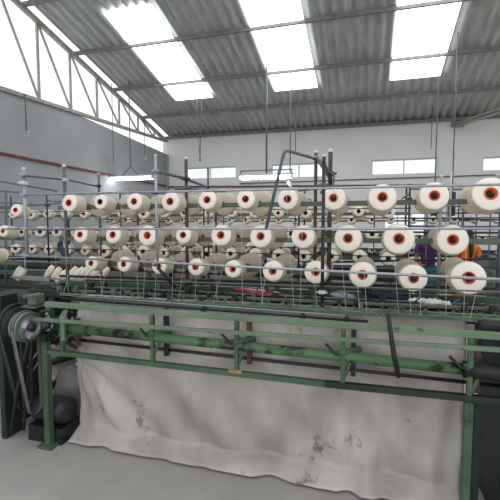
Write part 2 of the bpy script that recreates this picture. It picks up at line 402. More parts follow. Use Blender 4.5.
# ------------------------------------------------------------------ front creel
cr = empty('yarn_creel', (-.8, 2.7, 1.05)); tag(cr, 'tall front creel of grey posts, rods and three green bars full of cones', 'yarn creel')
XL, XR = -2.62, 1.25
for row, (A, B) in barpts.items():
    a = lerpx(A, B, XL); c = lerpx(A, B, XR)
    bo = MB().bar(a, c, .03, .034).build('green_bar', 'creelgreen', cr)
    for (px, py, rp, ck) in rowdef[row][0]:
        n = P(px, py, D); bz = lerpx(A, B, n.x)
        MB().tube(Vector((n.x, D + .08, n.z - .01)), bz, .008, 6).tube(bz, Vector((n.x, D + 2 * LB, n.z)), .008, 6).build('cone_peg', 'steel', bo)
        MB().box(bz, (.05, .045, .05)).build('peg_clamp', 'creelgreen', bo)
for row, (qa, qb) in rods.items():
    a, c = P(*qa, RODY), P(*qb, RODY)
    if row == 'middle': pass
    MB().tube(a, lerpx(a, c, XR), .0075 if row != 'bottom' else .0085, 8).build('guide_rod', 'steel', cr)
def post(Y, ptop, pbot, r, m, caps=(), zend=None, name='post'):
    a = P(*ptop, Y); b_ = P(*pbot, Y); x = a.x; c = Vector((x, Y, zend if zend is not None else b_.z))
    o = MB().tube((x, Y, a.z), c, r, 10).build(name, m, cr)
    MB().blob((x, Y, a.z), (r * 1.15, r * 1.15, r * 1.1), 8).build('post_cap', 'cap', o)
    for (py, mm) in caps:
        z = P(ptop[0], py, Y).z
        MB().box((x, Y - r * .4, z), (r * 3.2, r * 3, r * 1.9)).tube((x - r * 3, Y - r * 1.6, z), (x + r * 3, Y - r * 1.6, z), r * .55, 6).build('clamp', mm, o)
    return x
post(2.52, (23.5, 169), (25, 256), .014, 'steel', [(175, 'steel'), (183, 'cap'), (194.5, 'steel'), (228.5, 'steel'), (255, 'steel')])
post(2.52, (155.5, 155.5), (158, 262), .010, 'steel', [(171, 'steel'), (193, 'darksteel'), (228.5, 'darksteel'), (265, 'darksteel')])
post(2.52, (324, 156), (321, 312), .011, 'darksteel', [(185, 'creelgreen'), (228.5, 'darksteel'), (292, 'cap')])
post(2.94, (64, 166), (66, 240), .016, 'greypaint', [(180, 'cap'), (206, 'steel')], zend=1.1)
post(2.94, (186, 158.5), (186, 260), .0135, 'brown', [(179, 'darksteel'), (188, 'creelgreen'), (283, 'creelgreen')], zend=1.1)
post(2.94, (330.5, 151), (330, 290), .016, 'brown', [(174, 'darksteel'), (187, 'creelgreen'), (240, 'creelgreen')], zend=1.1)
post(2.94, (316, 152), (316, 290), .0125, 'brown', [(158, 'steel'), (188, 'creelgreen')], zend=1.1)
post(3.42, (98.5, 174), (98.5, 205), .012, 'greypaint', [(186, 'darksteel')], zend=1.1)
post(3.42, (208, 167), (208, 200), .010, 'greypaint', [(187, 'darksteel')], zend=1.1)
post(2.94, (504, 158), (500, 260), .016, 'greypaint', [(175, 'cap'), (190, 'steel')], zend=1.1)
post(2.94, (441.5, 176), (441.5, 190), .010, 'steel', [(190, 'steel')], zend=1.1)
post(2.94, (451.5, 172), (451.5, 190), .006, 'cap', [], zend=1.6)
for a, Ya, c, Yc, r in (((24, 175.5), 2.5, (64, 179.5), 2.94, .009), ((64, 179), 2.94, (98.5, 186.5), 3.42, .008), ((-8, 180), 2.94, (57, 191), 3.42, .008), ((-8, 190.5), 2.9, (22, 192.5), 2.6, .007),
                        ((155, 171), 2.5, (186, 178.5), 2.94, .011), ((186, 179), 2.94, (208, 187.5), 3.42, .011), ((322, 160), 2.5, (331, 176), 2.94, .010),
                        ((27, 206), 2.95, (60, 203), 3.3, .008), ((175, 188.5), 2.9, (226, 191), 3.1, .012), ((298, 190), 2.9, (338, 186), 2.95, .012)):
    MB().tube(P(*a, Ya), P(*c, Yc), r, 7).build('tie_bar', 'greypaint', cr)
# bent pipe rising from the middle rod to the brown posts
MB().path([P(266, 229, 2.5), P(283, 156, 2.5), P(284.5, 152, 2.5), P(287.5, 150.8, 2.51), P(291, 151.6, 2.52), P(315, 158.5, 2.9)], .0105, 9).build('bent_pipe', 'greypaint', cr)
MB().tube(P(316, 157, 2.9), P(330, 178, 2.92), .012, 8).build('tie_bar', 'greypaint', cr)
MB().tube(P(330.5, 160, 2.9), P(330.5, 185, 2.88), .010, 8).build('clamp_bolt', 'darksteel', cr)
MB().path([P(327, 170, 2.85), P(334, 175, 2.85), P(333, 186, 2.85), P(320, 193, 2.85)], .009, 6).build('clamp_hook', 'creelgreen', cr)
MB().tube(P(158, 268, 2.5), P(175, 287, 2.62), .012, 7).build('bottom_strut', 'darksteel', cr)
MB().tube(P(196, 279, 2.6), P(186, 285, 2.8), .012, 7).build('bottom_strut', 'darksteel', cr)

# ------------------------------------------------------------------ background creels
def creel(Y, X0, X1, rows, posts, label, thick, rodY, barm='creelgreen', foot=.95):
    e = empty('yarn_creel', ((X0 + X1) / 2, Y + .2, foot)); tag(e, label, 'yarn creel')
    for A, B in rows:
        a = P(*A, Y); c = P(*B, Y); a_ = lerpx(a, c, X0); c_ = lerpx(a, c, X1); off = Vector((0, .22, -.02))
        MB().bar(a_ + off, c_ + off, .035, .035).build('green_bar', barm, e)
        up = Vector((0, -.14, .03)); MB().tube(a_ + up, c_ + up, thick, 6).build('guide_rod', 'darksteel', e)
    for x in posts:
        a = P(*rows[0][0], Y); c = P(*rows[0][1], Y); z = lerpx(a, c, x).z + .28
        for yy in (Y - .14, Y + .26):
            o = MB().tube((x, yy, z), (x, yy, foot), .011, 8).build('post', 'darksteel', e)
            MB().box((x, yy, z - .16), (.05, .05, .03)).build('clamp', 'darksteel', o)
        MB().tube((x, Y - .14, z - .1), (x, Y + .26, z - .1), .009, 6).build('tie_bar', 'greypaint', e)
        MB().tube((x, Y + .26, z - .1), (x, Y + .9, z - .1), .009, 6).build('tie_bar', 'greypaint', e)
    return e
Y2 = 4.6
rows2 = [((34, 214.4), (393, 211.5)), ((42, 232), (372, 234)), ((31, 249), (381, 258))]
creel(Y2, -5.3, .42, rows2, (-5.25, -4.2, -3.05, -1.9, -.75, .40), 'second creel standing behind the front one, thin dark rods and smaller cones', .006, 0)
us = [-1.073 + .0657 * k for k in range(18)]
names = ['top', 'middle', 'bottom']
for ri, (A, B) in enumerate(rows2):
    a = P(*A, Y2); c = P(*B, Y2)
    for k, u in enumerate(us):
        x = u * Y2 + (0 if ri != 1 else .15) + random.uniform(-.012, .012)
        if x > .42: continue
        q = lerpx(a, c, x); r = random.uniform(.052, .066) if ri == 0 else random.uniform(.058, .078)
        core = random.choice(['red', 'red', 'navy']) if x < -2.6 else ('navy' if random.random() < .85 else 'red')
        wd = {'red': 'red', 'navy': 'navy'}[core]
        cone(Vector((x, Y2 + random.uniform(-.01, .01), q.z + random.uniform(-.008, .008))), r, core,
             'small cream cone, %s core, %s from left, %s row of the second creel' % (wd, ORD[k], names[ri]), 'yarn cones facing out on the second creel', tilt=6, yaw=random.uniform(-4, 8) + (18 if x < -2.5 else 9 if x < -1 else 0), length=.85)
        if True:
            cone(Vector((x, Y2 + .44, q.z)), random.uniform(.06, .082), 'red', 'cream cone facing away behind the %s %s row cone of the second creel' % (ORD[k], names[ri]),
                 'yarn cones on the back of the second creel', back=True, tilt=6)
Y3 = 8.0
rows3 = [((40, 221), (482, 219.5)), ((40, 233), (482, 238)), ((40, 244), (482, 252))]
creel(Y3, -6.0, 2.9, rows3, (-5.9, -4.4, -2.9, -1.4, .1, 1.6, 2.85), 'third creel far back in the hall with tiny looking cones', .012, 0)
cnt = 0
for ri, (A, B) in enumerate(rows3):
    a = P(*A, Y3); c = P(*B, Y3)
    for k in range(24):
        x = -5.7 + k * .36 + (.1 if ri == 1 else 0) + random.uniform(-.03, .03)
        q = lerpx(a, c, x); core = random.choice(['navy', 'navy', 'red'])
        cone(Vector((x, Y3, q.z)), random.uniform(.055, .072), core, 'tiny cream cone, %s from left, %s row of the far third creel' % (ORD[k], names[ri]),
             'yarn cones on the third creel', tilt=6, yaw=random.uniform(-10, 10))

# cones of a neighbouring machine at the left edge of the picture
for i, (px, py, Y, r, ck, tilt, yaw, lab) in enumerate((
    (15.5, 210, 3.3, .062, 'red', 8, 5, 'cream yarn cone at the left edge, high beside the leftmost grey post'),
    (3, 231, 3.3, .06, 'red', 8, 0, 'cream yarn cone with red core cut by the left edge, middle height'),
    (5, 255.5, 3.1, .062, 'red', -10, 168, 'cream yarn cone lying back to front at the left edge below the rods'),
    (21.5, 232, 3.6, .05, 'red', 8, 20, 'cream yarn cone just left of the leftmost post at middle height'))):
    cone(P(px, py, Y), r, ck, lab, 'yarn cones of the machine at the left edge', tilt=tilt, yaw=yaw)
e = empty('yarn_creel', P(5, 250, 3.5)); tag(e, 'creel bars of the next machine entering at the left edge', 'yarn creel')
for y0, y1 in ((207, 208.5), (238, 239), (262, 264)):
    MB().bar(P(-12, y0, 3.5), P(24, y1, 3.5), .03, .035).build('green_bar', 'creelgreen', e)
MB().tube(P(6, 190, 3.5), P(6, 300, 3.5), .014, 8).build('post', 'greypaint', e)
for px, py, Y_ in ((15.5, 210, 3.38), (3, 231, 3.38), (5, 258, 3.25), (21.5, 233, 3.7)):
    p_ = P(px, py, Y_); MB().tube(p_, (p_.x, 3.5, p_.z - .02), .008, 6).tube((p_.x, 3.5, p_.z - .03), (p_.x, 3.5, p_.z - .16), .008, 6).build('cone_peg', 'steel', e)
WL.clear(); WL[cr.name] = Vector(cr.location)

# ------------------------------------------------------------------ front knitting machine
mc = empty('knitting_machine', (-.9, 2.4, 0)); WL[mc.name] = Vector((-.9, 2.4, 0))
tag(mc, 'long green knitting machine in front with beams, roller and end frame', 'machine')
FY = 2.30
def flat(a, c, Y, w, h, m, name, x1=None, Yc=None, parent=None, label=None):
    p, q = P(*a, Y), P(*c, Yc or Y)
    o = MB().bar(p, q, w, h).build(name, m, parent or mc, bevel=.003)
    if label: o['label'] = label
    return o
flat((46, 304), (540, 339), FY, .035, .036, 'lightgreen', 'upper_beam')
flat((31, 319), (540, 352.5), FY - .05, .03, .022, 'lightgreen', 'middle_rail')
a, c = P(56, 327, FY + .02), P(463, 369, FY + .02)
ro = MB().tube(a, c, .031, 18).build('roller', 'roller', mc); ro['label'] = 'green roller with paint worn to black patches'
MB().tube(a - Vector((.12, 0, 0)), a, .017, 12).build('roller_shaft', 'steel', ro)
MB().tube(P(463, 369, FY + .02), P(520, 375, FY + .02), .045, 14).build('roller_bearing', 'black', ro)
for px, py in ((68, 328.5), (87, 331)): 
    p = P(px, py, FY + .02); MB().lathe([(0, .032), (0, .038), (.02, .038), (.02, .032)], p, (1, 0, 0), 18).build('roller_collar', 'darksteel', ro)
MB().tube(P(60, 338, FY + .1), P(520, 388, FY + .1), .011, 8).build('lower_rod', 'darksteel', mc)
flat((44, 351), (325, 383.5), FY, .04, .032, 'green', 'lower_beam')
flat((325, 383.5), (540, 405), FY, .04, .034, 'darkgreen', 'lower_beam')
MB().box(P(235, 371.6, FY - .021), (.085, .006, .022)).build('tape_patch', 'cardboard', mc)
for i, (px, y0, y1) in enumerate(((62, 321, 352), (152, 311, 362), (236.5, 318, 371), (343, 327, 384), (470, 337, 402))):
    p, q = P(px, y0, FY - .005), P(px, y1, FY - .005); x = (p.x + q.x) / 2
    o = MB().box((x, FY, (p.z + q.z) / 2), (.026, .03, p.z - q.z)).build('bracket', 'green', mc, bevel=.002)
    MB().box((x + .055, FY + .09, (p.z + q.z) / 2 + .01), (.028, .03, p.z - q.z - .02)).build('bracket_strut', 'darkgreen' if i % 2 else 'brown', o)
    MB().tube((x - .02, FY - .02, (p.z * .55 + q.z * .45)), (x + .09, FY + .09, p.z * .55 + q.z * .45), .02, 8).build('bearing_block', 'green', o)
    MB().tube((x + .01, FY - .01, q.z + .05), (x + .055, FY + .03, q.z + .16), .012, 7).build('bracket_lug', 'green', o)
    MB().path([(x - .10, FY, p.z * .62 + q.z * .38 + .02), (x - .04, FY - .01, p.z * .6 + q.z * .4 - .03), (x, FY - .02, p.z * .6 + q.z * .4 - .02)], .008, 6).build('bracket_lever', 'darksteel', o)
    if i in (4,):
        MB().box((x, FY, q.z / 2), (.04, .05, q.z)).build('leg', 'green', mc, bevel=.003)
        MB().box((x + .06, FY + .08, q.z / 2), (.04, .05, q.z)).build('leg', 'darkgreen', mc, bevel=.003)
# end frame on the left
p = P(45.5, 333, FY); 
MB().box((p.x, FY, p.z / 2), (.045, .05, p.z)).box((p.x, FY, .01), (.12, .12, .02)).build('leg', 'green', mc, bevel=.003)
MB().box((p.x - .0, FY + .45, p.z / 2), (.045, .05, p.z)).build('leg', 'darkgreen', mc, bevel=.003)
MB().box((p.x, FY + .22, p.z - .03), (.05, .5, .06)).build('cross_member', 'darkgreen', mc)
MB().lathe([(0, .0), (0, .03), (.03, .032), (.04, .026), (.042, .014), (.06, .012), (.06, 0)], P(47, 325, FY - .03), (.4, -1, 0), 16).build('bearing_cap', 'darksteel', mc)
gb = MB().box(P(36, 299, 2.35), (.075, .10, .08)).build('gear_housing', 'creelgreen', mc, bevel=.012)
MB().box(P(32, 296, 2.33), (.09, .08, .02)).box(P(33, 306, 2.33), (.12, .1, .014)).build('housing_flange', 'greypaint', gb)
MB().box(P(52, 292, 2.6), (.34, .14, .06)).box(P(50, 286, 2.62), (.2, .12, .05)).build('housing_cover', 'darkgreen', mc, bevel=.006)
MB().bar(P(32, 306, 2.34), P(33, 340, 2.34), .05, .05).build('housing_column', 'darkgreen', gb)
MB().box(P(20, 300, 2.7), (.4, .25, .14)).build('drive_cover', 'darkgreen', mc, bevel=.02)
# drive pulley, hand wheel, belts
pc = P(29, 327, 2.22)
pu = MB().lathe([(-.14, .0), (-.14, .025), (-.075, .025), (-.07, .088), (-.075, .102), (-.068, .108), (-.01, .106), (.002, .108), (.004, .098), (-.006, .094), (-.015, .03), (.01, .03), (.012, 0)], pc, (1, -.15, 0), 30).build('drive_pulley', 'steel', mc)
MB().lathe([(.004, .108), (.012, .106), (.014, .092), (.004, .088)], pc, (1, -.15, 0), 30).build('pulley_rim', 'green', pu)
MB().lathe([(.01, .03), (.04, .028), (.042, .012), (.05, 0)], pc, (1, -.15, 0), 14).build('pulley_hub', 'darksteel', pu)
MB().box(pc + Vector((.03, -.03, -.045)), (.05, .03, .035), Matrix.Rotation(.6, 3, 'Y')).build('hub_clamp', 'steel', pu)
hw = P(44, 318, 2.42)
w = MB().path([hw + Vector((0, .056 * math.cos(t * math.pi / 10), .056 * math.sin(t * math.pi / 10))) + Vector((.012 * math.cos(t * math.pi / 10), 0, 0)) for t in range(21)], .010, 8).build('hand_wheel', 'green', mc)
for t in range(4):
    a_ = t * math.pi / 2 + .4
    MB().tube(hw, hw + Vector((.01 * math.cos(a_), .055 * math.cos(a_), .055 * math.sin(a_))), .006, 6).build('wheel_spoke', 'green', w)
def belt(x, cy, cz, r, low, wdt, m, name, thick=.006, rlow=.06):
    pts = []
    for t in range(13): a_ = math.pi * t / 12; pts.append((cy - r * math.cos(a_), cz + r * math.sin(a_)))
    ly, lz = low
    for t in range(13): a_ = math.pi * t / 12; pts.append((ly + rlow * math.cos(a_), lz - rlow * math.sin(a_)))
    pts.append(pts[0]); b_ = MB()
    for s_, (u0, u1) in enumerate(((x - wdt / 2, x + wdt / 2),)):
        vs = [];
        for (y, z) in pts: vs += [(u0, y, z), (u1, y, z)]
        b_._add(vs, [(2 * k, 2 * k + 1, 2 * k + 3, 2 * k + 2) for k in range(len(pts) - 1)], True)
    return b_.build(name, m, mc, thick=thick)
belt(pc.x - .035, pc.y, pc.z, .112, (pc.y + .06, .30), .03, 'belt', 'drive_belt')
belt(pc.x - .17, pc.y + .04, pc.z + .0, .14, (pc.y + .1, .30), .035, 'black', 'drive_belt', .012)
MB().lathe([(-.02, 0), (-.02, .13), (.02, .13), (.02, 0)], (pc.x - .17, pc.y + .04, pc.z), (1, 0, 0), 26).build('rear_pulley', 'darkgreen', mc)
MB().path([P(29, 336, 2.2), P(23, 365, 2.2), P(17, 392, 2.2), P(12, 430, 2.2)], .012, 7).build('strap', 'black', mc)
MB().path([P(32, 336, 2.25), P(30, 365, 2.25), P(27, 392, 2.25), P(24, 430, 2.25)], .010, 7).build('strap', 'black', mc)
gp = P(3, 345, 2.3)
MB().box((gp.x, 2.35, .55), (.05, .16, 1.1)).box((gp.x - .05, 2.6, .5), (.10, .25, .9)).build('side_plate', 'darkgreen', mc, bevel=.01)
mo = MB().lathe([(-.16, 0), (-.16, .09), (-.13, .1), (.1, .1), (.13, .08), (.13, 0)], (pc.x + .02, pc.y + .2, .22), (1, 0, 0), 22)
mo.box((pc.x, pc.y + .2, .06), (.3, .2, .12)); mo.build('motor', 'darksteel', mc)
MB().tube(P(30, 375, 2.45), P(45, 352, 2.5), .008, 6).tube(P(27, 368, 2.45), P(43, 344, 2.5), .006, 6).build('pedal_rod', 'steel', mc)
for (x, y, z, s) in ((-2.18, 2.55, .93, .05), (-2.08, 2.5, .9, .035), (-2.0, 2.6, .95, .05), (-2.12, 2.6, .8, .04), (-1.95, 2.55, .88, .03)):
    MB().box((x, y, z), (s * 1.6, s, s * 2)).tube((x, y - s, z), (x, y + s, z), s * .6, 10).build('linkage', 'darksteel' if s > .04 else 'steel', mc)
p0 = P(63, 322, FY - .03)
MB().box((p0.x, p0.y, p0.z - .05), (.03, .02, .16)).blob((p0.x, p0.y, p0.z + .02), (.025, .02, .025)).build('latch', 'lightgreen', mc)
# needle bed: rows of bars between beam and creel feet
for (a, c, Y, w, h, m, name) in (
    ((78, 297), (540, 322), 2.45, .05, .018, 'green', 'bed_plate'),
    ((60, 293.5), (540, 318), 2.52, .02, .010, 'lightgreen', 'bed_rail'),
    ((58, 290), (540, 311), 2.62, .03, .018, 'creelgreen', 'bed_rail'),
    ((95, 287), (540, 307.5), 2.7, .02, .012, 'greypaint', 'bed_rail'),
    ((60, 283), (540, 303), 2.85, .02, .05, 'green', 'rear_beam'),
    ((85, 280), (540, 296), 2.78, .02, .014, 'darksteel', 'bed_rail'),
    ((110, 279.5), (540, 293), 2.6, .012, .009, 'creelgreen', 'bed_rail'),
    ((60, 276), (540, 290), 2.95, .03, .022, 'darksteel', 'rear_beam'),
):
    flat(a, c, Y, w, h, m, name)
br = MB().tube(P(60, 298.5, 2.38), P(368, 321.5, 2.38), .008, 8).build('presser_rod', 'black', mc)
for px in (204, 303, 347):
    p = P(px, 298.5 + (px - 60) * 23 / 308, 2.38); MB().box(p, (.035, .03, .022)).tube(p + Vector((0, 0, -.02)), p + Vector((0, 0, .028)), .007, 6).build('rod_clamp', 'black', br)
MB().tube(P(60, 295, 2.36), P(345, 315.5, 2.36), .003, 6).build('thin_rod', 'steel', mc)
for k in range(30):                     # small standing yarn guides
    px = 82 + k * 14.2; y = 296 + (px - 60) * 25 / 480
    p = P(px, y, 2.46); s = .018 + random.random() * .014
    MB().path([p, p + Vector((0, 0, s)), p + Vector((.010, 0, s + .01)), p + Vector((.02, 0, s)), p + Vector((.015, 0, s * .3))], .0022, 5).build('yarn_guide', 'greypaint', mc)
for (a_, c_, r_) in (((335, 262), (530, 258), .009), ((335, 265.5), (530, 268), .005), ((300, 232.5), (530, 232.5), .006), ((120, 259), (330, 262), .005)):
    MB().tube(P(*a_, 3.2), P(*c_, 3.2), r_, 6).build('guide_rod', 'black', cr)
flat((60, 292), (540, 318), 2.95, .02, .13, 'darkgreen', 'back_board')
flat((60, 286.5), (540, 301), 2.88, .015, .016, 'lightgreen', 'bed_rail')
flat((60, 299), (540, 325), 2.42, .012, .007, 'creelgreen', 'bed_rail')
rng = random.Random(3)
for k in range(60):                     # small blocks, guides and levers along the bed
    px = 62 + k * 7.3 + rng.uniform(-3, 3); t = (px - 60) / 480; Yk = rng.choice((2.5, 2.58, 2.66, 2.75))
    y = (293 + 23 * t) - (Yk - 2.45) * 34 + rng.uniform(-1, 1); p = P(px, y, Yk)
    q = MB().box(p, (rng.uniform(.012, .05), .03, rng.uniform(.015, .05)))
    if k % 3 == 0: q.tube(p, p + Vector((rng.uniform(-.06, .06), -.03, rng.uniform(.02, .06))), .005, 6)
    q.build('guide_block', rng.choice(('darksteel', 'darkgreen', 'greypaint', 'creelgreen', 'black')), mc)
for k in range(9):                      # levers hanging at the left end
    p = P(56 + k * 4.2, 322 + rng.uniform(-6, 3), 2.5)
    MB().path([p, p + Vector((rng.uniform(-.03, .03), 0, -.07)), p + Vector((rng.uniform(-.05, .05), -.02, -.15 - rng.uniform(0, .06)))], rng.uniform(.006, .014), 7).build('lever', rng.choice(('darksteel', 'black', 'steel', 'darkgreen')), mc)
for (a_, c_, Y_, r_, m_) in (((18, 372), (86, 352), 2.9, .03, 'darkgreen'), ((40, 345), (86, 335), 2.75, .02, 'darkgreen'), ((48, 386), (84, 366), 2.8, .022, 'darksteel'), ((12, 350), (60, 392), 2.7, .02, 'black'), ((58, 338), (80, 349), 2.45, .014, 'darksteel')):
    MB().tube(P(*a_, Y_), P(*c_, Y_), r_, 8).build('drive_rod', m_, mc)
# feet of creel posts on the bed
for px, py in ((186, 284), (316, 290), (330, 292)):
    MB().box(P(px, py, 2.9), (.10, .06, .07)).box(P(px, py + 9, 2.85), (.05, .05, .08)).build('post_foot', 'creelgreen', mc, bevel=.004)
MB().box((P(500, 350, 2.5).x + .05, 2.55, .55), (.16, .5, 1.1)).build('end_housing', 'darkgreen', mc, bevel=.01)
MB().box((P(492, 330, 2.45).x, 2.42, 1.03), (.16, .12, .16)).build('end_box', 'black', mc, bevel=.01)
# slack yarn on the bed
b = MB(); X = P(90, 300, 2.44).x
for strand in range(4):
    x = X + strand * .13; pts = []
    n = 0
    while x < 1.0 and n < 55:
        t = (x - X) / 2.6; zz = P(90, 297, 2.44).z + (P(480, 320, 2.44).z - P(90, 297, 2.44).z) * t
        pts.append((x, 2.42 + random.uniform(-.03, .03), zz + (.055 if n % 2 else -.01) * random.uniform(.2, 1.1)))
        x += random.uniform(.03, .1); n += 1
    b.path(pts, .0008, 4, False)
sl = b.build('slack_yarn', 'slack'); tag(sl, 'fine cream yarn zigzagging loosely along the needle bed of the front machine', 'yarn', kind='stuff')

# ------------------------------------------------------------------ loose things on and under the machine
def cloth(name, pts, w, h, m, label, cat, jit=.25, n=40):
    pts = [Vector(p) for p in pts]; b = MB()
    def fn(u, v):
        t = u * (len(pts) - 1); i = min(int(t), len(pts) - 2); p = pts[i].lerp(pts[i + 1], t - i)
        a_ = 2 * math.pi * v; env = math.sin(math.pi * min(max(u, .001), .999)) ** .35
        rnd = 1 + jit * math.sin(u * 37 + v * 9) * math.cos(u * 21 - v * 12.6)
        return (p.x, p.y + w * env * rnd * math.cos(a_), p.z + h * env * rnd * math.sin(a_))
    b.grid(fn, n, 12); o = b.build(name, m); return tag(o, label, cat)
cloth('red_cloth', [P(234, 288.5, 2.72), P(245, 290.5, 2.72), P(262, 293, 2.72), P(288, 295, 2.72)], .03, .011, 'clothred', 'thin crimson cloth strip lying on the machine bed below the bottom cones', 'cloth')
cloth('lint_rag', [P(240, 288.5, 2.78), P(255, 290, 2.78), P(280, 292.5, 2.78)], .02, .008, 'clothwhite', 'thin white rag lying along the crimson strip on the machine bed', 'rag')
cloth('navy_cloth', [P(362, 291, 2.75), P(375, 294, 2.74), P(395, 297.5, 2.74), P(412, 300, 2.74)], .03, .028, 'clothnavy', 'dark navy cloth bundled on the machine bed right of the posts', 'cloth')
cloth('pale_bag', [P(330, 295, 2.8), P(340, 296, 2.8), P(356, 297.5, 2.8)], .03, .028, 'clothblue', 'pale blue plastic bag tucked behind the brown posts on the bed', 'bag')
cloth('white_rag', [P(408, 300, 2.7), P(422, 301, 2.7), P(440, 303, 2.7), P(452, 304, 2.7)], .03, .020, 'clothwhite', 'crumpled white rag on the machine bed beside the navy cloth', 'rag', .4)
st = MB().bar(P(388.5, 315, 2.22), P(398.5, 376, 2.22), .012, .02)
tag(MB().path([P(388, 313, 2.24), P(391, 335, 2.22), P(394, 355, 2.21), P(398.5, 377, 2.22)], [.012, .012, .014, .013], 8).build('black_rod', 'black'), 'black rod leaning across the green rails at the right', 'rod')
# big stained sheet under the machine
b = MB(); xl = P(88, 318, 2.55).x; xr = P(463, 335, 2.55).x
def sh(u, v):
    fl = math.sin(u * 9 + v * 2) * .012 + math.sin(u * 23 - v * 6) * .012 * v + .008 * math.sin(u * 70 + v * 5) * v
    rr_ = math.hypot(u * 3.4 - .05, v - .42); an_ = math.atan2(v - .42, u * 3.4 - .05)
    diag = .016 * math.sin((u * 8 - v * 3.1) * 5) + .022 * math.sin(an_ * 13) * math.exp(-rr_ * 1.1) + (.014 * math.sin(u * 95 + v * 4) if u > .72 else 0)
    x = xl + (xr - xl) * u - .05 * v * (1 - u)
    z = 1.10 - 1.085 * v + .0
    y = 2.50 - .11 * math.sin(min(v * 3.6, 1) * math.pi / 2) * (1 - .3 * u) + .1 * v + fl + diag * (.4 + v) * .8
    if v > .93: y -= (v - .93) * 2.2; z = max(z, .02)
    return (x, max(y, 2.345), z)
b.grid(sh, 140, 70)
tag(b.build('sheet', 'sheet', thick=.004), 'large stained grey white sheet hanging behind the green rails down to the floor', 'sheet')
MB_ = MB().path([P(84.5, 328, 2.44), P(85.5, 320, 2.44), P(88.5, 315, 2.45), P(94, 312, 2.47)], .006, 8)
tag(MB_.build('bright_hoop', 'cap'), 'short bright curved hoop at the upper left corner of the big sheet', 'hoop')
# heaps of cloth on the floor behind the left end
for (x, y, r, lab) in ((-2.38, 2.75, (.16, .14, .22), 'grey cloth heap on the floor behind the green left leg'), (-2.62, 3.05, (.22, .16, .42), 'tall grey cloth heap further back behind the green left leg'),
                       (-2.18, 3.0, (.2, .2, .5), 'grey cloth heap beside the left edge of the big sheet')):
    o = MB().blob((x, y, r[2] * .95), r, 16, .10).build('cloth_heap', 'clothgrey'); tag(o, lab, 'cloth')

# ------------------------------------------------------------------ second machine under the second creel, more behind
def machine(x0, x1, Y, zt, label, parts=1):
    e = empty('knitting_machine', ((x0 + x1) / 2, Y, 0)); WL[e.name] = Vector(((x0 + x1) / 2, Y, 0)); tag(e, label, 'machine')
    for (dy, z, w, h, m, nm) in ((-.35, zt - .02, .05, .05, 'green', 'upper_beam'), (-.38, zt - .16, .04, .03, 'lightgreen', 'middle_rail'), (-.3, zt - .32, .05, .05, 'darkgreen', 'lower_beam'),
                                 (0, zt + .05, .3, .04, 'darksteel', 'bed_plate'), (-.12, zt + .1, .03, .02, 'creelgreen', 'bed_rail'), (.15, zt + .12, .05, .05, 'darkgreen', 'rear_beam'), (.0, zt + .16, .02, .02, 'greypaint', 'bed_rail')):
        MB().box(((x0 + x1) / 2, Y + dy, z), (x1 - x0, w, h)).build(nm, m, e)
    MB().tube((x0 + .1, Y - .34, zt - .24), (x1 - .1, Y - .34, zt - .24), .04, 14).build('roller', 'roller', e)
    n = max(2, int((x1 - x0) / 1.2)) + 1
    for i in range(n):
        x = x0 + .05 + (x1 - x0 - .1) * i / (n - 1)
        MB().box((x, Y - .34, zt / 2), (.05, .06, zt)).build('leg', 'green', e); MB().box((x, Y + .2, zt / 2), (.05, .06, zt)).build('leg', 'darkgreen', e)
    MB().box(((x0 + x1) / 2, Y - .05, zt - .45), (x1 - x0 - .2, .3, .3)).build('fabric_roll', 'clothgrey', e, bevel=.1)
    MB().box((x0 + .15, Y, zt - .15), (.35, .6, .4)).build('drive_housing', 'darkgreen', e, bevel=.03)
    return e
machine(-5.4, .42, 4.55, .98, 'green knitting machine under the second creel, partly hidden by the front one')
machine(-6.0, 3.0, 8.2, .95, 'green knitting machine under the third creel far back')
# small white bobbins lying slanted on the second machine, seen at the left
rot = Matrix.Rotation(R(0), 3, 'X')
bp = None
bx = [(18, 272), (22, 274), (50, 271), (57, 273), (62, 276), (67, 277), (73, 272.5), (79, 273), (85, 272.5), (90, 273), (95, 274.5), (104, 273.5), (63, 281), (73, 280), (80, 281), (98, 281)]
for i, (px, py) in enumerate(bx):
    p = P(px, py, 3.6)
    if bp is None:
        b = MB(); b.lathe([(-.075, 0), (-.072, .024), (-.066, .031), (.03, .028), (.065, .017), (.068, 0)], (0, 0, 0), (.68, .0, .8), 12)
        o = b.build('yarn_bobbin', 'yarn_end_face', origin=(0, 0, 0)); bp = o
        s_ = MB().lathe([(.07, .006), (.10, .006), (.10, 0)], (0, 0, 0), (.68, .0, .8), 8).build('spindle', 'darksteel', origin=(0, 0, 0)); s_.parent = o
    else:
        o = bp.copy(); col.objects.link(o)
        c_ = bp.children[0].copy() if bp.children[0].name.startswith('spindle') else None
        if c_: col.objects.link(c_); c_.parent = o
    o.location = p; o.scale = (1.2, 1.2, 1.2); o.rotation_euler = (0, 0, random.uniform(-.3, .3))
    tag(o, 'small white bobbin slanting in its rack, %s from the left of the %s line' % (ORD[i if i < 12 else i - 12], 'upper' if i < 12 else 'lower'), 'bobbin', 'slanting white bobbins at the left')
e = empty('bobbin_rack', P(60, 284, 3.65)); WL[e.name] = P(60, 284, 3.65); tag(e, 'dark rack carrying slanting white bobbins at the left', 'rack')
for (a, c, Y, w, h, m, nm) in (((-10, 282), (125, 291), 3.6, .35, .03, 'darkgreen', 'shelf'), ((-10, 288), (125, 297), 3.45, .05, .09, 'darkgreen', 'front_board'), ((10, 277), (125, 281), 3.55, .02, .014, 'steel', 'rail'),
                               ((-10, 270), (120, 273), 3.78, .02, .014, 'greypaint', 'rail'), ((-10, 266), (80, 268), 3.8, .05, .05, 'darkgreen', 'rail')):
    flat(a, c, Y, w, h, m, nm, parent=e)
for px in (5, 60, 115):
    p = P(px, 290, 3.6); MB().box((p.x, 3.6, p.z / 2), (.06, .25, p.z)).build('leg', 'darkgreen', e)
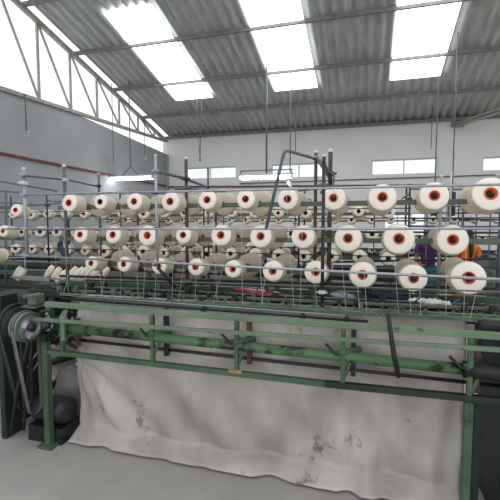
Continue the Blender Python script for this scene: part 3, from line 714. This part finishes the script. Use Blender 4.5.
cloth('teal_cloth', [P(61, 240, 4.2), P(60, 246, 4.22), P(63, 252, 4.2), P(64, 259, 4.2)], .05, .03, 'teal', 'teal and blue cloth hanging beside the second grey post at the left', 'cloth')

# cabinet and clutter at the right, far side
e = empty('control_cabinet', (1.95, 6.2, 0)); WL[e.name] = Vector((1.95, 6.2, 0)); tag(e, 'grey metal control stand with a white front panel behind the orange clad person', 'cabinet')
p = P(484, 262, 6.2)
MB().box((p.x, 6.2, .5), (.34, .3, 1.0)).build('body', 'clothgrey', e, bevel=.01); MB().box((p.x - .02, 6.04, 1.02), (.3, .02, .26)).build('front_panel', 'greypaint', e)
MB().box((p.x + .08, 6.03, 1.04), (.06, .02, .2)).build('label_plate', 'cap', e)
q = P(496, 262, 5.2)
o = MB().box((q.x + .08, 5.2, .62), (.24, .35, 1.24)).box((q.x - .04, 5.1, .6), (.1, .2, 1.0)).build('machine_column', 'green', bevel=.02); tag(o, 'green machine column standing at the far right edge', 'machine column')
for (px, y0, y1, Y, lab) in ((434, 208, 218, 8.6, 'small black switch box hanging left of the steel rods'), (451.5, 206, 217, 8.6, 'small black switch box hanging beside the steel rods'), (452, 192, 205, 8.6, 'small black box on a bracket under the upper rod')):
    a, c = P(px - 3, y0, Y), P(px + 3, y1, Y); e = empty('switch_box', (a.x, Y, c.z)); WL[e.name] = Vector((a.x, Y, c.z)); tag(e, lab, 'switch box')
    MB().box(((a.x + c.x) / 2, Y, (a.z + c.z) / 2), (c.x - a.x, .12, a.z - c.z)).build('case', 'darksteel', e, bevel=.01)
    MB().tube(((a.x + c.x) / 2, Y, a.z), ((a.x + c.x) / 2, Y, roofz(Y) - .05), .012, 6).build('conduit', 'greypaint', e)
# overhead rods of far machines on the right
e = empty('rod_gantry', (2.0, 7.4, 0)); WL[e.name] = Vector((2.0, 7.4, 0)); tag(e, 'gantry of thin grey rods over the far machine at the right', 'gantry')
for (a, c, Y, r) in (((410, 189), (520, 190), 7.4, .016), ((425, 213), (520, 213), 7.4, .014), ((400, 218), (520, 220), 7.4, .014), ((425, 206), (520, 207), 7.4, .011), ((400, 226), (520, 227), 7.4, .02), ((395, 232), (520, 233), 7.4, .02), ((425, 241), (520, 243), 7.4, .045)):
    MB().tube(P(*a, Y), P(*c, Y), r, 6).build('rod', 'darksteel' if r < .015 else 'greypaint', e)
for px in (428, 447, 463, 477, 491):
    a = P(px, 204 if px > 440 else 188, 7.4); MB().tube(a, (a.x, a.y, 0 if px in (428, 491) else 1.0), .013, 6).build('post', 'greypaint', e)

# ------------------------------------------------------------------ people
def person(x, y, face, h, top, low, label, hairlong=False, arms=None):
    e = empty('person', (x, y, 0)); tag(e, label, 'person'); e.rotation_euler = (0, 0, face); s = h / 1.7
    def skin(name, verts, edges, rad, m, levels=2, parent=e):
        me = bpy.data.meshes.new(name); me.from_pydata([tuple(Vector(v) * s) for v in verts], edges, [])
        me.materials.append(M[m]); o = bpy.data.objects.new(name, me); col.objects.link(o); o.parent = parent
        sk = o.modifiers.new('skin', 'SKIN'); sk.use_smooth_shade = True
        for i, r in enumerate(rad):
            r = r if isinstance(r, tuple) else (r, r); o.data.skin_vertices[0].data[i].radius = (r[0] * s, r[1] * s)
        o.data.skin_vertices[0].data[0].use_root = True
        sb = o.modifiers.new('sub', 'SUBSURF'); sb.levels = levels; sb.render_levels = levels
        return o
    V = [(0, 0, .95), (0, 0, 1.12), (0, .01, 1.30), (0, .01, 1.40), (0, 0, 1.47), (0, -.01, 1.53), (0, -.015, 1.62), (0, -.01, 1.68)]
    E = [(i, i + 1) for i in range(7)]; Rr = [(.15, .10), (.125, .09), (.15, .1), (.13, .08), (.05, .05), (.062, .068), (.078, .092), (.05, .06)]
    for sx in (-1, 1):
        n = len(V); V += [(sx * .09, 0, .86), (sx * .10, -.02, .48), (sx * .10, .02, .09), (sx * .11, -.10, .03), (sx * .11, -.16, .025)]
        E += [(0, n), (n, n + 1), (n + 1, n + 2), (n + 2, n + 3), (n + 3, n + 4)]; Rr += [.085, .055, .04, .035, .025]
        n = len(V); V += [(sx * .18, .01, 1.38), (sx * .23, -.02, 1.12), (sx * .20, -.22, 1.0), (sx * .185, -.29, .99)]
        E += [(3, n), (n, n + 1), (n + 1, n + 2), (n + 2, n + 3)]; Rr += [.055, .042, .03, .03]
        w = n + 3
        for k in range(4):
            m_ = len(V); V += [(sx * (.165 + .014 * k), -.34, 1.0), (sx * (.165 + .014 * k), -.365 - .008 * (k in (1, 2)), .985)]; E += [(w, m_), (m_, m_ + 1)]; Rr += [.008, .007]
        m_ = len(V); V += [(sx * .155, -.31, .985), (sx * .145, -.335, .975)]; E += [(w, m_), (m_, m_ + 1)]; Rr += [.010, .008]
    body = skin('body', V, E, Rr, 'skin')
    # garments over the body
    n = [(0, 0, .92), (0, 0, 1.12), (0, .01, 1.30), (0, .01, 1.41)]; ed = [(0, 1), (1, 2), (2, 3)]; rr = [(.185, .13), (.145, .11), (.17, .118), (.14, .09)]
    for sx in (-1, 1):
        k = len(n); n += [(sx * .19, .01, 1.38), (sx * .225, -.01, 1.2)]; ed += [(3, k), (k, k + 1)]; rr += [.068, .062]
    skin('top', n, ed, rr, top)
    b = MB(); b.lathe([(0, .15 * s), (.25 * s, .20 * s), (.55 * s, .22 * s), (.85 * s, .25 * s), (.85 * s, .24 * s), (.5 * s, .2 * s), (.02, .14 * s)], (0, 0, .98 * s), (0, 0, -1), 24)
    o = b.build('skirt', low, origin=(0, 0, 0)); o.parent = e
    b = MB(); b.blob((0, .018 * s, 1.635 * s), (.092 * s, .105 * s, .10 * s), 14); b.v = [(vx, max(vy, -.055 * s), vz) for vx, vy, vz in b.v]
    if hairlong: b.path([(0, .09 * s, 1.60 * s), (0, .12 * s, 1.5 * s), (0, .135 * s, 1.3 * s), (.01, .13 * s, 1.12 * s)], [.05 * s, .045 * s, .035 * s, .02 * s], 10)
    o = b.build('hair', 'hair', origin=(0, 0, 0)); o.parent = e
    b = MB(); b.blob((0, -.113 * s, 1.60 * s), (.012, .018, .022), 8); o = b.build('nose', 'skin', origin=(0, 0, 0)); o.parent = e
    for sx in (-1, 1):
        o = MB().blob((sx * .03 * s, -.098 * s, 1.625 * s), (.012, .008, .007), 8).build('eye', 'hair', origin=(0, 0, 0)); o.parent = e
        o = MB().blob((sx * .082 * s, -.0, 1.61 * s), (.010, .02, .03), 8).build('ear', 'skin', origin=(0, 0, 0)); o.parent = e
    o = MB().blob((0, -.10 * s, 1.565 * s), (.024, .008, .006), 8).build('mouth', 'clothred', origin=(0, 0, 0)); o.parent = e
    return e
pp = P(467, 250, 7.2); person(pp.x, 7.2, R(200), 1.50, 'clothorange', 'clothorange', 'person in orange clothes with long dark hair standing between machines at the right', True)
pp = P(428, 250, 7.7); person(pp.x, 7.7, R(10), 1.50, 'clothpurple', 'clothteal', 'person in purple and teal patterned clothes standing before the low bright window', False)

# ------------------------------------------------------------------ light
w = bpy.data.worlds.new('overcast'); scn.world = w; w.use_nodes = True
nt = w.node_tree; bg = nt.nodes['Background']; bg.inputs[0].default_value = (.93, .965, 1, 1); bg.inputs[1].default_value = 1.25
def area(loc, rot, size, size_y, power, c=(1, .98, .95)):
    l = bpy.data.lights.new('daylight', 'AREA'); l.shape = 'RECTANGLE'; l.size = size; l.size_y = size_y; l.energy = power; l.color = c
    o = bpy.data.objects.new('daylight', l); col.objects.link(o); o.location = loc; o.rotation_euler = rot
scn.view_settings.view_transform = 'Standard'; scn.view_settings.look = 'None'; scn.view_settings.gamma = 1
scn.view_settings.exposure = 0.0
